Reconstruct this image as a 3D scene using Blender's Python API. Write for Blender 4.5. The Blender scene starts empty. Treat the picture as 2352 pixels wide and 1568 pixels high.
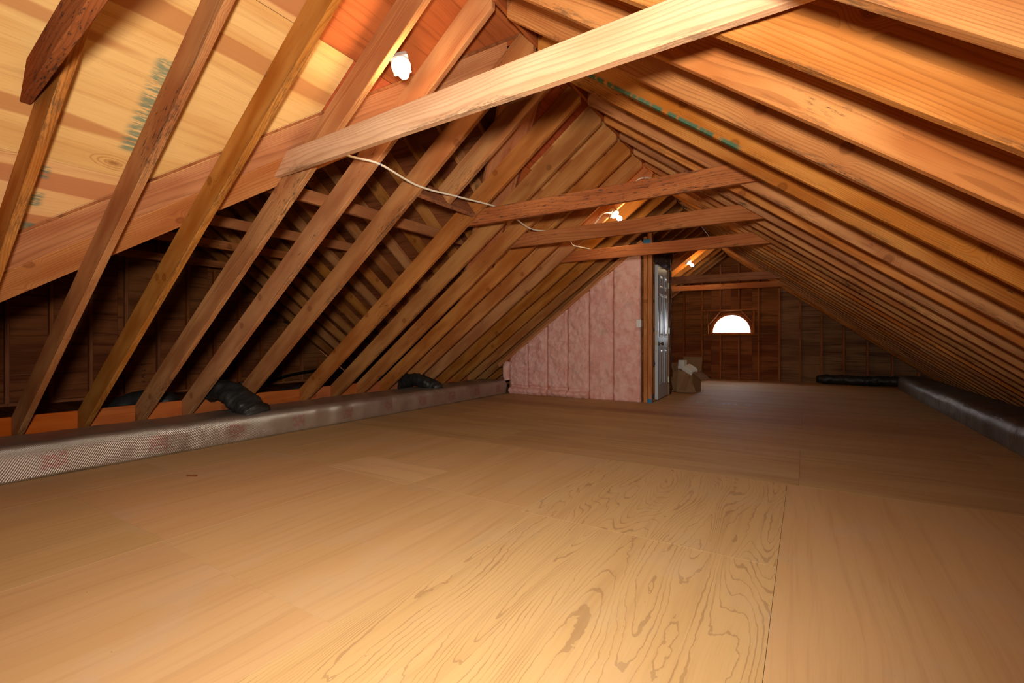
import bpy, bmesh, math, random
from mathutils import Vector, Matrix, noise

random.seed(7)
SC = bpy.context.scene
COL = SC.collection

# ------------------------------------------------------------------ camera, world, lights, exposure
cam_d = bpy.data.cameras.new('camera'); cam = bpy.data.objects.new('camera', cam_d); COL.objects.link(cam)
cam.location = (0, 0, 0.94)
cam.rotation_euler = (math.radians(90), 0, math.radians(31.6))
cam_d.sensor_width = 36; cam_d.lens = 36 * 1095 / 2352; cam_d.shift_y = -5 / 2352
cam_d.clip_start = 0.02
SC.camera = cam

world = bpy.data.worlds.new('overcast_sky'); SC.world = world; world.use_nodes = True
bgn = world.node_tree.nodes['Background']
bgn.inputs[0].default_value = (0.86, 0.93, 1.0, 1); bgn.inputs[1].default_value = 18.0

# the photographer's flash, on top of the camera
fl = bpy.data.lights.new('camera_flash', 'SPOT'); flo = bpy.data.objects.new('camera_flash', fl); COL.objects.link(flo)
flo.location = (0.0, -0.12, 1.15)
fl.energy = 400; fl.spot_size = math.radians(150); fl.spot_blend = 1.0; fl.shadow_soft_size = 0.08
fl.color = (1.0, 0.94, 0.82)
flo.rotation_euler = (math.radians(94), 0, math.radians(40))

BULB_E = 220.0
SC.view_settings.view_transform = 'Standard'; SC.view_settings.look = 'None'
SC.view_settings.gamma = 1.0; SC.view_settings.use_curve_mapping = False
SC.view_settings.exposure = 0.35
SC.cycles.max_bounces = 6; SC.cycles.diffuse_bounces = 3; SC.cycles.glossy_bounces = 2; SC.cycles.caustics_reflective = False; SC.cycles.caustics_refractive = False

# ------------------------------------------------------------------ geometry constants (metres)
K = 0.75                       # 9 in 12 roof pitch, cos .8 sin .6
XR, ZR = -1.522, 2.861         # ridge: where the rafter undersides meet
D = 0.184                      # rafter depth
YB = 12.18                     # far gable wall
YF = -1.9                      # wall behind the camera
XG = -8.386                    # side gable wall
YC, ZC, DC = 3.0, 2.985, 0.14  # side gable ridge

# ------------------------------------------------------------------ material helpers
def S(r, g, b):
    f = lambda c: ((c/255+.055)/1.055)**2.4 if c > 10 else c/255/12.92
    return (f(r), f(g), f(b), 1)

class NT:
    def __init__(s, name):
        s.m = bpy.data.materials.new(name); s.m.use_nodes = True
        s.t = s.m.node_tree; s.n = s.t.nodes; s.l = s.t.links
        s.b = s.n['Principled BSDF']
    def add(s, typ, **kw):
        n = s.n.new(typ)
        for k, v in kw.items(): setattr(n, k, v)
        return n
    def set(s, sock, v):
        if hasattr(v, 'is_linked') or isinstance(v, bpy.types.NodeSocket): s.l.new(v, sock)
        else: sock.default_value = v
    def math(s, op, a, b=0.0, c=None, clamp=False):
        n = s.add('ShaderNodeMath', operation=op, use_clamp=clamp)
        s.set(n.inputs[0], a); s.set(n.inputs[1], b)
        if c is not None: s.set(n.inputs[2], c)
        return n.outputs[0]
    def vec(s, x, y, z):
        n = s.add('ShaderNodeCombineXYZ'); s.set(n.inputs[0], x); s.set(n.inputs[1], y); s.set(n.inputs[2], z); return n.outputs[0]
    def noise(s, v, scale=1.0, detail=2.0, rough=.5, dist=0.0):
        n = s.add('ShaderNodeTexNoise'); s.l.new(v, n.inputs['Vector'])
        n.inputs['Scale'].default_value = scale; n.inputs['Detail'].default_value = detail
        n.inputs['Roughness'].default_value = rough; n.inputs['Distortion'].default_value = dist
        return n.outputs[0]
    def ramp(s, f, stops, interp='LINEAR'):
        n = s.add('ShaderNodeValToRGB'); s.l.new(f, n.inputs[0]); e = n.color_ramp.elements; n.color_ramp.interpolation = interp
        while len(e) < len(stops): e.new(.5)
        for q, (p, c) in zip(e, stops):
            q.position = p; q.color = c if not isinstance(c, float) else (c, c, c, 1)
        return n.outputs[0]
    def step(s, v, a, b):
        n = s.add('ShaderNodeMapRange', interpolation_type='SMOOTHSTEP'); s.set(n.inputs[0], v)
        n.inputs[1].default_value = a; n.inputs[2].default_value = b; n.inputs[3].default_value = 0; n.inputs[4].default_value = 1
        return n.outputs[0]
    def mix(s, f, a, b, mode='MIX'):
        n = s.add('ShaderNodeMix', data_type='RGBA', blend_type=mode); s.set(n.inputs[0], f); s.set(n.inputs[6], a); s.set(n.inputs[7], b)
        return n.outputs[2]
    def hsv(s, c, h=.5, sa=1., v=1.):
        n = s.add('ShaderNodeHueSaturation'); s.set(n.inputs['Color'], c); s.set(n.inputs['Hue'], h); s.set(n.inputs['Saturation'], sa); s.set(n.inputs['Value'], v); return n.outputs[0]
    def bump(s, h, strength=.3, dist=.002):
        n = s.add('ShaderNodeBump'); s.l.new(h, n.inputs['Height']); n.inputs['Strength'].default_value = strength; n.inputs['Distance'].default_value = dist
        s.l.new(n.outputs[0], s.b.inputs['Normal']); return n
    def matte(s, col):
        d = s.add('ShaderNodeBsdfDiffuse'); d.inputs['Roughness'].default_value = 0.0; s.set(d.inputs['Color'], col)
        s.l.new(d.outputs[0], s.n['Material Output'].inputs[0]); s.n.remove(s.b); s.b = d; d.name = 'Principled BSDF'; return s.m
    def coords(s):
        tc = s.add('ShaderNodeTexCoord'); sp = s.add('ShaderNodeSeparateXYZ'); s.l.new(tc.outputs['Object'], sp.inputs[0])
        oi = s.add('ShaderNodeObjectInfo')
        return sp.outputs[0], sp.outputs[1], sp.outputs[2], oi.outputs['Random'], tc.outputs['Object']

def lumber(name, light, mid, dark, ring=.0075, ring_amt=.42, knots=.42, mould=.0, edge_mould=.0, rough=.62, vary=.28, green=None):
    """sawn softwood: annual rings round an off-centre pith, knots, blotches; local x runs along the board"""
    t = NT(name); x, y, z, r, oc = t.coords()
    r2 = t.math('FRACT', t.math('MULTIPLY', r, 17.37)); r3 = t.math('FRACT', t.math('MULTIPLY', r, 71.13))
    xo = t.math('ADD', x, t.math('MULTIPLY', r, 53.0))
    # knots
    vo = t.add('ShaderNodeTexVoronoi', feature='F1', voronoi_dimensions='2D')
    kz = t.math('ADD', z, t.math('MULTIPLY', r2, 9.0))
    t.l.new(t.vec(xo, kz, 0.0), vo.inputs['Vector']); vo.inputs['Scale'].default_value = 2.6
    ks = t.add('ShaderNodeSeparateColor'); t.l.new(vo.outputs['Color'], ks.inputs[0])
    gate = t.math('LESS_THAN', ks.outputs[0], knots)
    kd = t.math('DIVIDE', vo.outputs['Distance'], 2.6)
    halo = t.math('MULTIPLY', t.math('SUBTRACT', 1.0, t.step(kd, .008, .085)), gate)
    core = t.math('MULTIPLY', t.math('SUBTRACT', 1.0, t.step(kd, .010, .019)), gate)
    rim = t.math('MULTIPLY', t.math('MULTIPLY', t.step(kd, .010, .018), t.math('SUBTRACT', 1.0, t.step(kd, .020, .034))), gate)
    # rings
    n1 = t.noise(t.vec(t.math('MULTIPLY', xo, .8), t.math('MULTIPLY', y, 4), t.math('MULTIPLY', z, 4)), 1.0, 1)
    n2 = t.noise(t.vec(t.math('MULTIPLY', xo, 3.5), t.math('MULTIPLY', y, 12), t.math('MULTIPLY', z, 12)), 1.0, 1)
    zz = t.math('ADD', z, t.math('MULTIPLY', t.math('SUBTRACT', n1, .5), .16))
    dz = t.math('SUBTRACT', zz, t.math('MULTIPLY_ADD', r2, .26, -.04))
    dy = t.math('SUBTRACT', y, t.math('MULTIPLY_ADD', r3, .09, .025))
    R = t.math('SQRT', t.math('ADD', t.math('MULTIPLY', dz, dz), t.math('MULTIPLY', dy, dy)))
    R = t.math('ADD', R, t.math('MULTIPLY', halo, .035))
    R = t.math('ADD', R, t.math('MULTIPLY', n2, .006))
    ph = t.math('FRACT', t.math('DIVIDE', R, ring))
    late = t.ramp(ph, [(0, .15), (.55, .25), (.86, 1.0), (.97, .9), (1.0, .15)])
    fib = t.noise(t.vec(t.math('MULTIPLY', xo, 6), t.math('MULTIPLY', y, 260), t.math('MULTIPLY', z, 260)), 1.0, 1, .6)
    blot = t.noise(t.vec(t.math('MULTIPLY', xo, 1.6), t.math('MULTIPLY', y, 7), t.math('MULTIPLY', z, 7)), 1.0, 2, .55)
    col = t.mix(t.step(blot, .32, .68), light, mid)
    col = t.mix(t.math('MULTIPLY', late, ring_amt), col, dark)
    col = t.mix(t.math('MULTIPLY', t.step(fib, .5, .75), .25), col, dark)
    col = t.mix(t.math('MULTIPLY', halo, .35), col, mid)
    kr = t.math('MULTIPLY_ADD', t.math('SINE', t.math('MULTIPLY', kd, 1600.0)), .18, .38)
    col = t.mix(t.math('MULTIPLY', core, kr), col, (dark[0]*.8, dark[1]*.65, dark[2]*.55, 1))
    col = t.mix(t.math('MULTIPLY', rim, .42), col, (dark[0]*.5, dark[1]*.35, dark[2]*.3, 1))
    val = t.math('MULTIPLY_ADD', r3, vary, 1.0 - vary*.55)
    col = t.hsv(col, t.math('MULTIPLY_ADD', r2, .006, .4965), t.math('MULTIPLY_ADD', r, .12, .92), val)
    # weather stain and mildew with a shape of its own
    if mould or edge_mould: mo = t.noise(t.vec(t.math('MULTIPLY', xo, 14), t.math('MULTIPLY', y, 90), t.math('MULTIPLY', z, 90)), 1.0, 3, .75)
    if mould or edge_mould: mb = t.noise(t.vec(t.math('MULTIPLY', xo, 1.3), t.math('MULTIPLY', y, 5), t.math('MULTIPLY', z, 9)), 1.0, 1)
    if mould > 0:
        mk = t.math('MULTIPLY', t.step(mo, .56, .66), t.step(mb, .62-mould*.3, .72-mould*.3))
        col = t.mix(t.math('MULTIPLY', mk, .8), col, S(52, 46, 44))
    if edge_mould > 0:
        ed = t.math('SUBTRACT', 1.0, t.step(z, .004, .035))
        ek = t.math('MULTIPLY', t.math('MULTIPLY', ed, t.step(mb, .45, .6)), t.step(mo, .42, .6))
        col = t.mix(t.math('MULTIPLY', ek, edge_mould), col, S(56, 50, 42))
    if green:
        g0, g1 = green
        band = t.math('MULTIPLY', t.math('SUBTRACT', 1.0, t.step(z, .010, .024)), t.math('MULTIPLY', t.step(x, g0, g0+.05), t.math('SUBTRACT', 1.0, t.step(x, g1-.05, g1))))
        dash = t.step(t.noise(t.vec(t.math('MULTIPLY', x, 14), 0.0, 3.0), 1.0, 1), .42, .5)
        col = t.mix(t.math('MULTIPLY', t.math('MULTIPLY', band, dash), .85), col, S(40, 98, 78))
    return t.matte(col)

def veneer(name, light, mid, dark, lines=0.0, fine_amt=.2, patch=.5, streak=.5, rough=.55, vary=.2, marks=None, dust=0.0, red=None, lscale=1.0, footballs=False):
    """rotary-cut plywood face; local x runs along the face grain"""
    t = NT(name); x, y, z, r, oc = t.coords()
    r2 = t.math('FRACT', t.math('MULTIPLY', r, 23.7)); r3 = t.math('FRACT', t.math('MULTIPLY', r, 61.9))
    xo = t.math('ADD', x, t.math('MULTIPLY', r, 31.0)); yo = t.math('ADD', y, t.math('MULTIPLY', r2, 17.0))
    warp = t.noise(t.vec(t.math('MULTIPLY', xo, .9), t.math('MULTIPLY', yo, 2.0), 0.0), 1.0, 1)
    yw = t.math('ADD', yo, t.math('MULTIPLY', warp, .12))
    blot = t.noise(t.vec(t.math('MULTIPLY', xo, .55), t.math('MULTIPLY', yw, 4.2), r), 1.0, 2, .6)
    stk = t.noise(t.vec(t.math('MULTIPLY', xo, 1.1), t.math('MULTIPLY', yw, 34), r), 1.0, 2, .6)
    fine = t.noise(t.vec(t.math('MULTIPLY', xo, 7), t.math('MULTIPLY', yw, 240), r), 1.0, 1, .6)
    col = t.mix(t.math('MULTIPLY', t.step(blot, .42, .62), patch), light, mid)
    if red:
        rb = t.noise(t.vec(t.math('MULTIPLY', xo, .35), t.math('MULTIPLY', yw, 5.5), 5.0), 1.0, 1)
        col = t.mix(t.math('MULTIPLY', t.step(rb, .53, .57), .75), col, red)
    col = t.mix(t.math('MULTIPLY', t.step(stk, .48, .72), streak), col, dark)
    col = t.mix(t.math('MULTIPLY', t.step(fine, .45, .75), fine_amt), col, dark)
    if lines > 0:
        cn = t.noise(t.vec(t.math('MULTIPLY', xo, .36*lscale), t.math('MULTIPLY', yw, 2.6*lscale), 2.0), 1.0, 2, .40, .25)
        jag = t.noise(t.vec(t.math('MULTIPLY', xo, 16), t.math('MULTIPLY', yw, 30), 1.0), 1.0, 2)
        cn = t.math('ADD', cn, t.math('MULTIPLY', jag, .012))
        f = t.math('FRACT', t.math('MULTIPLY', cn, 58.0))
        wid = t.noise(t.vec(t.math('MULTIPLY', xo, 3), t.math('MULTIPLY', yw, 9), 7.0), 1.0, 1)
        ln = t.math('LESS_THAN', f, t.math('MULTIPLY_ADD', t.step(wid, .45, .8), .30, .07))
        soft = t.math('MULTIPLY', t.math('SUBTRACT', 1.0, t.step(f, .1, .5)), .12)
        sel = lines
        col = t.mix(t.math('MULTIPLY', t.math('MAXIMUM', ln, soft), sel), col, dark)
    if footballs:
        vo = t.add('ShaderNodeTexVoronoi', feature='F1', voronoi_dimensions='2D'); t.l.new(t.vec(t.math('MULTIPLY', xo, .5), t.math('ADD', yw, t.math('MULTIPLY', stk, .03)), 0.0), vo.inputs['Vector']); vo.inputs['Scale'].default_value = 2.2
        ks = t.add('ShaderNodeSeparateColor'); t.l.new(vo.outputs['Color'], ks.inputs[0])
        d = t.math('DIVIDE', vo.outputs['Distance'], 2.2)
        g = t.math('LESS_THAN', ks.outputs[0], .25)
        sw = t.math('MULTIPLY', t.math('SINE', t.math('MULTIPLY', d, 420.0)), t.math('SUBTRACT', 1.0, t.step(d, .03, .08)))
        col = t.mix(t.math('MULTIPLY', t.math('MULTIPLY', t.step(sw, .1, .8), g), .55), col, dark)
        kn = t.math('MULTIPLY', t.math('SUBTRACT', 1.0, t.step(d, .008, .02)), g)
        col = t.mix(t.math('MULTIPLY', kn, .6), col, (dark[0]*.6, dark[1]*.5, dark[2]*.45, 1))
    if dust > 0:
        du = t.noise(t.vec(xo, yo, 0.0), 2.3, 4, .6)
        col = t.mix(t.math('MULTIPLY', t.step(du, .5, .72), dust), col, S(196, 168, 140))
        sp = t.noise(t.vec(xo, yo, 0.0), 55, 1)
        col = t.mix(t.math('MULTIPLY', t.step(sp, .80, .83), .6), col, S(70, 46, 34))
    if marks:
        for (u0, v0, u1, v1) in marks:     # sprayed green dashes: centre line u0..u1 along x at y = v0
            yy = t.math('ABSOLUTE', t.math('SUBTRACT', y, v0))
            nn = t.noise(t.vec(t.math('MULTIPLY', x, 26), t.math('MULTIPLY', y, 60), 1.0), 1.0, 3, .7)
            m = t.math('MULTIPLY', t.math('SUBTRACT', 1.0, t.step(yy, v1*.3, v1)), t.math('MULTIPLY', t.step(x, u0, u0+.02), t.math('SUBTRACT', 1.0, t.step(x, u1-.02, u1))))
            col = t.mix(t.math('MULTIPLY', t.math('MULTIPLY', m, t.step(nn, .38, .6)), .75), col, S(44, 106, 92))
    val = t.math('MULTIPLY_ADD', r3, vary, 1.0 - vary*.5)
    col = t.hsv(col, t.math('MULTIPLY_ADD', r2, .012, .494), 1.0, val)
    if not dust: return t.matte(col)
    t.l.new(col, t.b.inputs['Base Color']); t.b.inputs['Roughness'].default_value = rough; t.b.inputs['Specular IOR Level'].default_value = .4
    return t.m

def plain(name, col, rough=.5, metal=0., emit=None, noise_amt=0.0, nscale=8., bump=0.0, bscale=40., spec=.5):
    t = NT(name); x, y, z, r, oc = t.coords()
    c = col
    if noise_amt:
        n = t.noise(oc, nscale, 4, .6)
        c = t.mix(t.math('MULTIPLY', t.step(n, .35, .7), noise_amt), col, (col[0]*.45, col[1]*.42, col[2]*.4, 1))
    t.set(t.b.inputs['Base Color'], c); t.b.inputs['Roughness'].default_value = rough; t.b.inputs['Metallic'].default_value = metal
    t.b.inputs['Specular IOR Level'].default_value = spec
    if bump: t.bump(t.noise(oc, bscale, 3, .6), bump, .004)
    if emit:
        t.b.inputs['Emission Color'].default_value = emit[0]; t.b.inputs['Emission Strength'].default_value = emit[1]
    return t.m

M = {}
M['rafter'] = lumber('rafter_fir', S(202, 138, 76), S(170, 102, 48), S(112, 58, 24), edge_mould=.55, mould=.12, vary=.3)
M['rafter_green'] = lumber('rafter_fir_marked', S(202, 138, 76), S(170, 102, 48), S(112, 58, 24), edge_mould=.3, vary=.1, green=(0.35, 1.55))
M['tie'] = lumber('tie_spruce', S(226, 182, 140), S(208, 158, 114), S(164, 106, 68), ring=.013, ring_amt=.4, edge_mould=.5, knots=.5, vary=.1)
M['tie_stained'] = lumber('tie_stained', S(176, 104, 58), S(150, 82, 44), S(96, 50, 26), ring=.012, mould=1.0, edge_mould=.6, knots=.25, vary=.1)
M['tie_mid'] = lumber('tie_fir', S(186, 118, 70), S(164, 96, 54), S(104, 56, 30), ring=.010, mould=.2, edge_mould=.4, vary=.15)
M['plank'] = lumber('valley_plank', S(204, 138, 90), S(178, 108, 66), S(124, 66, 36), ring=.012, knots=.8, vary=.12)
M['ridge'] = lumber('ridge_fir', S(176, 104, 60), S(150, 82, 46), S(92, 46, 24), vary=.0)
M['stud'] = lumber('stud_fir', S(184, 112, 62), S(156, 88, 46), S(100, 52, 26), vary=.25)
M['post'] = lumber('post_spruce', S(214, 150, 92), S(190, 118, 66), S(130, 70, 36), knots=.95, ring=.010, vary=.1)
M['block'] = lumber('block_fir', S(196, 108, 52), S(174, 88, 40), S(116, 56, 26), knots=.3, vary=.2)
M['roofply'] = veneer('roof_plywood', S(222, 174, 114), S(206, 150, 90), S(170, 108, 62), patch=.7, streak=.25, red=S(172, 102, 62), footballs=True, vary=.12)
M['roofply_green'] = veneer('roof_plywood_marked', S(222, 174, 114), S(206, 150, 90), S(170, 108, 62), patch=.7, streak=.25, red=S(176, 108, 66), footballs=True, vary=.0)
M['roofply_red'] = veneer('roof_plywood_heartwood', S(172, 88, 50), S(150, 72, 40), S(104, 46, 26), patch=.8, streak=.5, footballs=True, vary=.1)
M['floorply'] = veneer('floor_plywood', S(206, 166, 114), S(196, 152, 98), S(130, 90, 58), lines=.4, fine_amt=.08, patch=.45, streak=.14, dust=.25, rough=.72, vary=.08)
M['floorply_plain'] = veneer('floor_plywood_plain', S(206, 166, 114), S(196, 154, 100), S(148, 108, 68), lines=.0, fine_amt=.07, patch=.5, streak=.16, dust=.35, rough=.72, vary=.08)
M['patch'] = veneer('floor_patch', S(216, 178, 128), S(204, 160, 108), S(156, 114, 74), fine_amt=.12, streak=.3, dust=.01, rough=.7, vary=.0)
M['floorply2'] = veneer('floor_plywood_streaked', S(200, 160, 110), S(184, 142, 92), S(132, 94, 60), lines=.0, fine_amt=.15, patch=.6, streak=.3, dust=.2, rough=.72, vary=.1)
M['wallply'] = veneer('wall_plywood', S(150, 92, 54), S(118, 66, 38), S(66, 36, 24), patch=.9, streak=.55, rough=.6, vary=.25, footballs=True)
M['wallply_pale'] = veneer('wall_plywood_pale', S(150, 112, 80), S(118, 82, 58), S(60, 40, 32), patch=.8, streak=.75, rough=.6, vary=.15)
M['cardboard'] = plain('cardboard', S(150, 112, 76), .8, noise_amt=.2)
M['white'] = plain('white_foam', S(236, 234, 228), .7)
M['whiteplastic'] = plain('white_plastic', S(236, 236, 238), .3)
M['doorpaint'] = plain('door_paint', S(206, 212, 220), .42)
M['greybox'] = plain('grey_box_plastic', S(206, 204, 200), .45)
M['porcelain'] = plain('porcelain', S(240, 236, 228), .2)
M['bronze'] = plain('aged_brass', S(112, 98, 80), .3, 1.0)
M['steel'] = plain('brass_plate', S(196, 184, 150), .35, 1.0)
M['blue'] = plain('blue_tape', S(38, 120, 170), .6)
M['cable'] = plain('cable_sheath', S(232, 220, 200), .45)
M['cabledark'] = plain('cable_dark', S(74, 60, 52), .5)
M['staple'] = plain('staple_blue', S(40, 48, 110), .5)
M['black'] = plain('black_wrap', S(38, 37, 36), .5, bump=.8, bscale=26)
M['blackpipe'] = plain('black_pipe', S(18, 18, 20), .4)
M['bulb'] = plain('bulb_glass', S(255, 240, 220), .3, emit=((1.0, .72, .42, 1), BULB_E))
M['gap'] = plain('subfloor_board', S(70, 46, 28), .8)
M['ink'] = plain('stamp_ink', S(22, 18, 16), .8)
M['chalk'] = plain('chalk', S(214, 210, 204), .9)
M['paper'] = plain('kraft_facing', S(92, 64, 52), .75, noise_amt=.6, nscale=14, bump=.6, bscale=30)
M['light_seal'] = plain('light_seal_skin', S(30, 28, 28), .9)  # for the unseen skins added outside roof and walls to block light leaks
M['sill'] = lumber('window_wood', S(190, 116, 66), S(164, 92, 50), S(110, 56, 30), knots=.1, vary=.0)

def glass():
    t = NT('window_glass'); t.n.remove(t.b)
    tr = t.add('ShaderNodeBsdfTransparent'); gl = t.add('ShaderNodeBsdfGlossy'); gl.inputs['Roughness'].default_value = .05
    mx = t.add('ShaderNodeMixShader'); mx.inputs[0].default_value = .06
    t.l.new(tr.outputs[0], mx.inputs[1]); t.l.new(gl.outputs[0], mx.inputs[2]); t.l.new(mx.outputs[0], t.n['Material Output'].inputs[0])
    return t.m
M['glass'] = glass()

def foil(name, col, rough, quilt, red):
    t = NT(name); x, y, z, r, oc = t.coords()
    c = col
    n = t.noise(oc, 3.0, 4, .6)
    c = t.mix(t.math('MULTIPLY', t.step(n, .45, .7), .45), col, (col[0]*.55, col[1]*.5, col[2]*.46, 1))
    if red:   # faint red print every .62 m, local x along the duct, z up the front
        fx = t.math('FRACT', t.math('DIVIDE', x, .62))
        px = t.math('MULTIPLY', t.step(fx, .30, .33), t.math('SUBTRACT', 1.0, t.step(fx, .52, .55)))
        pz = t.math('MULTIPLY', t.step(z, .045, .06), t.math('SUBTRACT', 1.0, t.step(z, .165, .18)))
        lt = t.step(t.noise(t.vec(t.math('MULTIPLY', x, 26), 0.0, t.math('MULTIPLY', z, 34)), 1.0, 1), .40, .5)
        c = t.mix(t.math('MULTIPLY', t.math('MULTIPLY', px, pz), t.math('MULTIPLY', lt, .38)), c, S(180, 74, 76))
    t.set(t.b.inputs['Base Color'], c); t.b.inputs['Metallic'].default_value = .85; t.b.inputs['Roughness'].default_value = rough
    w = t.noise(oc, 9, 4, .6)
    h = t.math('MULTIPLY', w, .8 if quilt else 3.0)
    if quilt:
        a = t.math('SINE', t.math('MULTIPLY', t.math('ADD', x, t.math('MULTIPLY', z, .35)), 460.0))
        b = t.math('SINE', t.math('MULTIPLY', t.math('ADD', z, y), 430.0))
        h = t.math('ADD', h, t.math('MULTIPLY', t.math('MULTIPLY', a, b), .30))
    else:
        h = t.math('ADD', h, t.math('MULTIPLY', t.math('SINE', t.math('MULTIPLY', x, 260.0)), .12))
    t.bump(h, .9, .006)
    return t.m
M['foil'] = foil('bubble_foil', S(200, 190, 180), .33, True, True)
M['foil2'] = foil('plain_foil', S(140, 134, 126), .46, False, False)

def pinkmat():
    t = NT('pink_fibreglass'); x, y, z, r, oc = t.coords()
    xo = t.math('ADD', x, t.math('MULTIPLY', r, 13.0))
    v = t.vec(xo, y, z)
    a = t.noise(v, 6, 5, .65, .8); b = t.noise(v, 26, 4, .7, 1.2)
    c = t.mix(t.step(a, .35, .68), S(246, 200, 190), S(234, 170, 160))
    c = t.mix(t.math('MULTIPLY', t.step(b, .52, .72), .6), c, S(252, 220, 214))
    c = t.mix(t.math('MULTIPLY', t.step(b, .30, .42), .0), c, S(150, 70, 64))
    d = t.noise(v, 3.1, 3, .6, .6)
    c = t.mix(t.math('MULTIPLY', t.step(d, .58, .75), .45), c, S(196, 160, 150))
    t.l.new(c, t.b.inputs['Base Color']); t.b.inputs['Roughness'].default_value = .95; t.b.inputs['Specular IOR Level'].default_value = .1
    t.bump(t.math('ADD', t.math('MULTIPLY', b, 1.0), a), .7, .012)
    return t.m
M['pink'] = pinkmat()

# ------------------------------------------------------------------ object helpers
def tag(o, label=None, cat=None, group=None, kind=None):
    if label: o['label'] = label
    if cat: o['category'] = cat
    if group: o['group'] = group
    if kind: o['kind'] = kind
    return o

def parent_to(o, p):
    if p is None: return
    o.parent = p
    loc = Matrix.Translation(p.location) if p.type == 'EMPTY' else p.matrix_basis.copy()
    q = p
    while q.parent is not None:
        q = q.parent
        loc = (Matrix.Translation(q.location) if q.type == 'EMPTY' else q.matrix_basis.copy()) if False else loc
    o.matrix_parent_inverse = loc.inverted()

def link(name, me, mat, parent=None, mw=None, smooth=False):
    o = bpy.data.objects.new(name, me); COL.objects.link(o)
    if mat is not None and len(me.materials) == 0: me.materials.append(mat)
    if mw is not None: o.matrix_basis = mw
    if smooth:
        for p in me.polygons: p.use_smooth = True
    parent_to(o, parent)
    return o

def mesh(name, verts, faces):
    me = bpy.data.meshes.new(name); me.from_pydata([tuple(v) for v in verts], [], faces); me.update(); return me

def fixn(me):
    bm = bmesh.new(); bm.from_mesh(me); bmesh.ops.recalc_face_normals(bm, faces=bm.faces); bm.to_mesh(me); bm.free(); return me

def bevelled(me, off=.003):
    bm = bmesh.new(); bm.from_mesh(me); bmesh.ops.recalc_face_normals(bm, faces=bm.faces)
    bmesh.ops.bevel(bm, geom=list(bm.edges), offset=off, segments=1, affect='EDGES', clamp_overlap=True)
    bm.to_mesh(me); bm.free(); return me

def prism(name, poly, y0, y1, bev=.003):
    """polygon in local xz extruded along local y"""
    n = len(poly); v = [(a, y0, b) for a, b in poly] + [(a, y1, b) for a, b in poly]
    f = [tuple(range(n)), tuple(range(2*n-1, n-1, -1))] + [(i, (i+1) % n, n+(i+1) % n, n+i) for i in range(n)]
    me = mesh(name, v, f)
    return bevelled(me, bev) if bev else fixn(me)

def frame(o, ex, ez):
    """matrix with local x along ex and local z as near ez as can be"""
    ex = Vector(ex).normalized(); ez = Vector(ez); ez = (ez - ex*ez.dot(ex)).normalized(); ey = ez.cross(ex)
    m = Matrix((ex, ey, ez)).transposed().to_4x4(); m.translation = Vector(o); return m

def beam(name, p0, p1, w, d, up, mat, parent=None, cut0=0., cut1=0., bev=.003):
    """board from p0 to p1 (centre of its underside), w thick, d deep; cuts lengthen the top edge at either end"""
    p0, p1 = Vector(p0), Vector(p1); L = (p1-p0).length
    me = prism(name, [(0, 0), (L, 0), (L+cut1, d), (-cut0, d)], -w/2, w/2, bev)
    return link(name, me, mat, parent, frame(p0, p1-p0, up))

def boxo(name, lo, hi, mat, parent=None, bev=.002):
    lo, hi = Vector(lo), Vector(hi); c = (lo+hi)/2; h = (hi-lo)/2
    me = prism(name, [(-h.x, -h.z), (h.x, -h.z), (h.x, h.z), (-h.x, h.z)], -h.y, h.y, bev)
    return link(name, me, mat, parent, Matrix.Translation(c))

def empty(name, loc=(0, 0, 0)):
    e = bpy.data.objects.new(name, None); COL.objects.link(e); e.location = loc; e.empty_display_size = .1; return e

def lathe(name, prof, mat, parent=None, mw=None, n=32):
    v = []; f = []
    for (r, h) in prof:
        for i in range(n): v.append((r*math.cos(2*math.pi*i/n), r*math.sin(2*math.pi*i/n), h))
    for k in range(len(prof)-1):
        for i in range(n): f.append((k*n+i, k*n+(i+1) % n, (k+1)*n+(i+1) % n, (k+1)*n+i))
    f.append(tuple(range(n))); f.append(tuple(range((len(prof)-1)*n, len(prof)*n)))
    return link(name, fixn(mesh(name, v, f)), mat, parent, mw, True)

def smooth_path(pts, sub=8):
    pts = [Vector(p) for p in pts]; out = []
    P = [pts[0]*2-pts[1]] + pts + [pts[-1]*2-pts[-2]]
    for i in range(1, len(P)-2):
        for k in range(sub):
            t = k/sub; a, b, c, d = P[i-1], P[i], P[i+1], P[i+2]
            out.append(.5*((2*b)+(c-a)*t+(2*a-5*b+4*c-d)*t*t+(3*b-a-3*c+d)*t**3))
    out.append(pts[-1]); return out

def tube(name, pts, rad, mat, parent=None, n=10, sub=8, wr=0.0, squash=1.0, ring=0.0, taper=False, loc=None):
    path = smooth_path(pts, sub); o0 = Vector(loc) if loc is not None else Vector((0, 0, 0)); v = []; f = []
    N = len(path)
    for i, p in enumerate(path):
        t = (path[min(i+1, N-1)]-path[max(i-1, 0)]).normalized(); up = Vector((0, 0, 1)) if abs(t.z) < .95 else Vector((1, 0, 0))
        s = t.cross(up).normalized(); u = s.cross(t)
        rr = rad
        if ring: rr *= 1 + ring*math.sin(i*2.1)
        if taper: rr *= min(1.0, .55+.45*math.sqrt(min(i, N-1-i)/max(1, N*.08)))
        for k in range(n):
            a = 2*math.pi*k/n; q = p + s*math.cos(a)*rr + u*math.sin(a)*rr*squash
            if wr: q += (q-p).normalized()*wr*(noise.noise(q*9)+.6*noise.noise(q*23))
            v.append(q-o0)
    for i in range(N-1):
        for k in range(n): f.append((i*n+k, i*n+(k+1) % n, (i+1)*n+(k+1) % n, (i+1)*n+k))
    f.append(tuple(range(n))); f.append(tuple(range((N-1)*n, N*n)))
    return link(name, fixn(mesh(name, v, f)), mat, parent, Matrix.Translation(o0), True)

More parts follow.
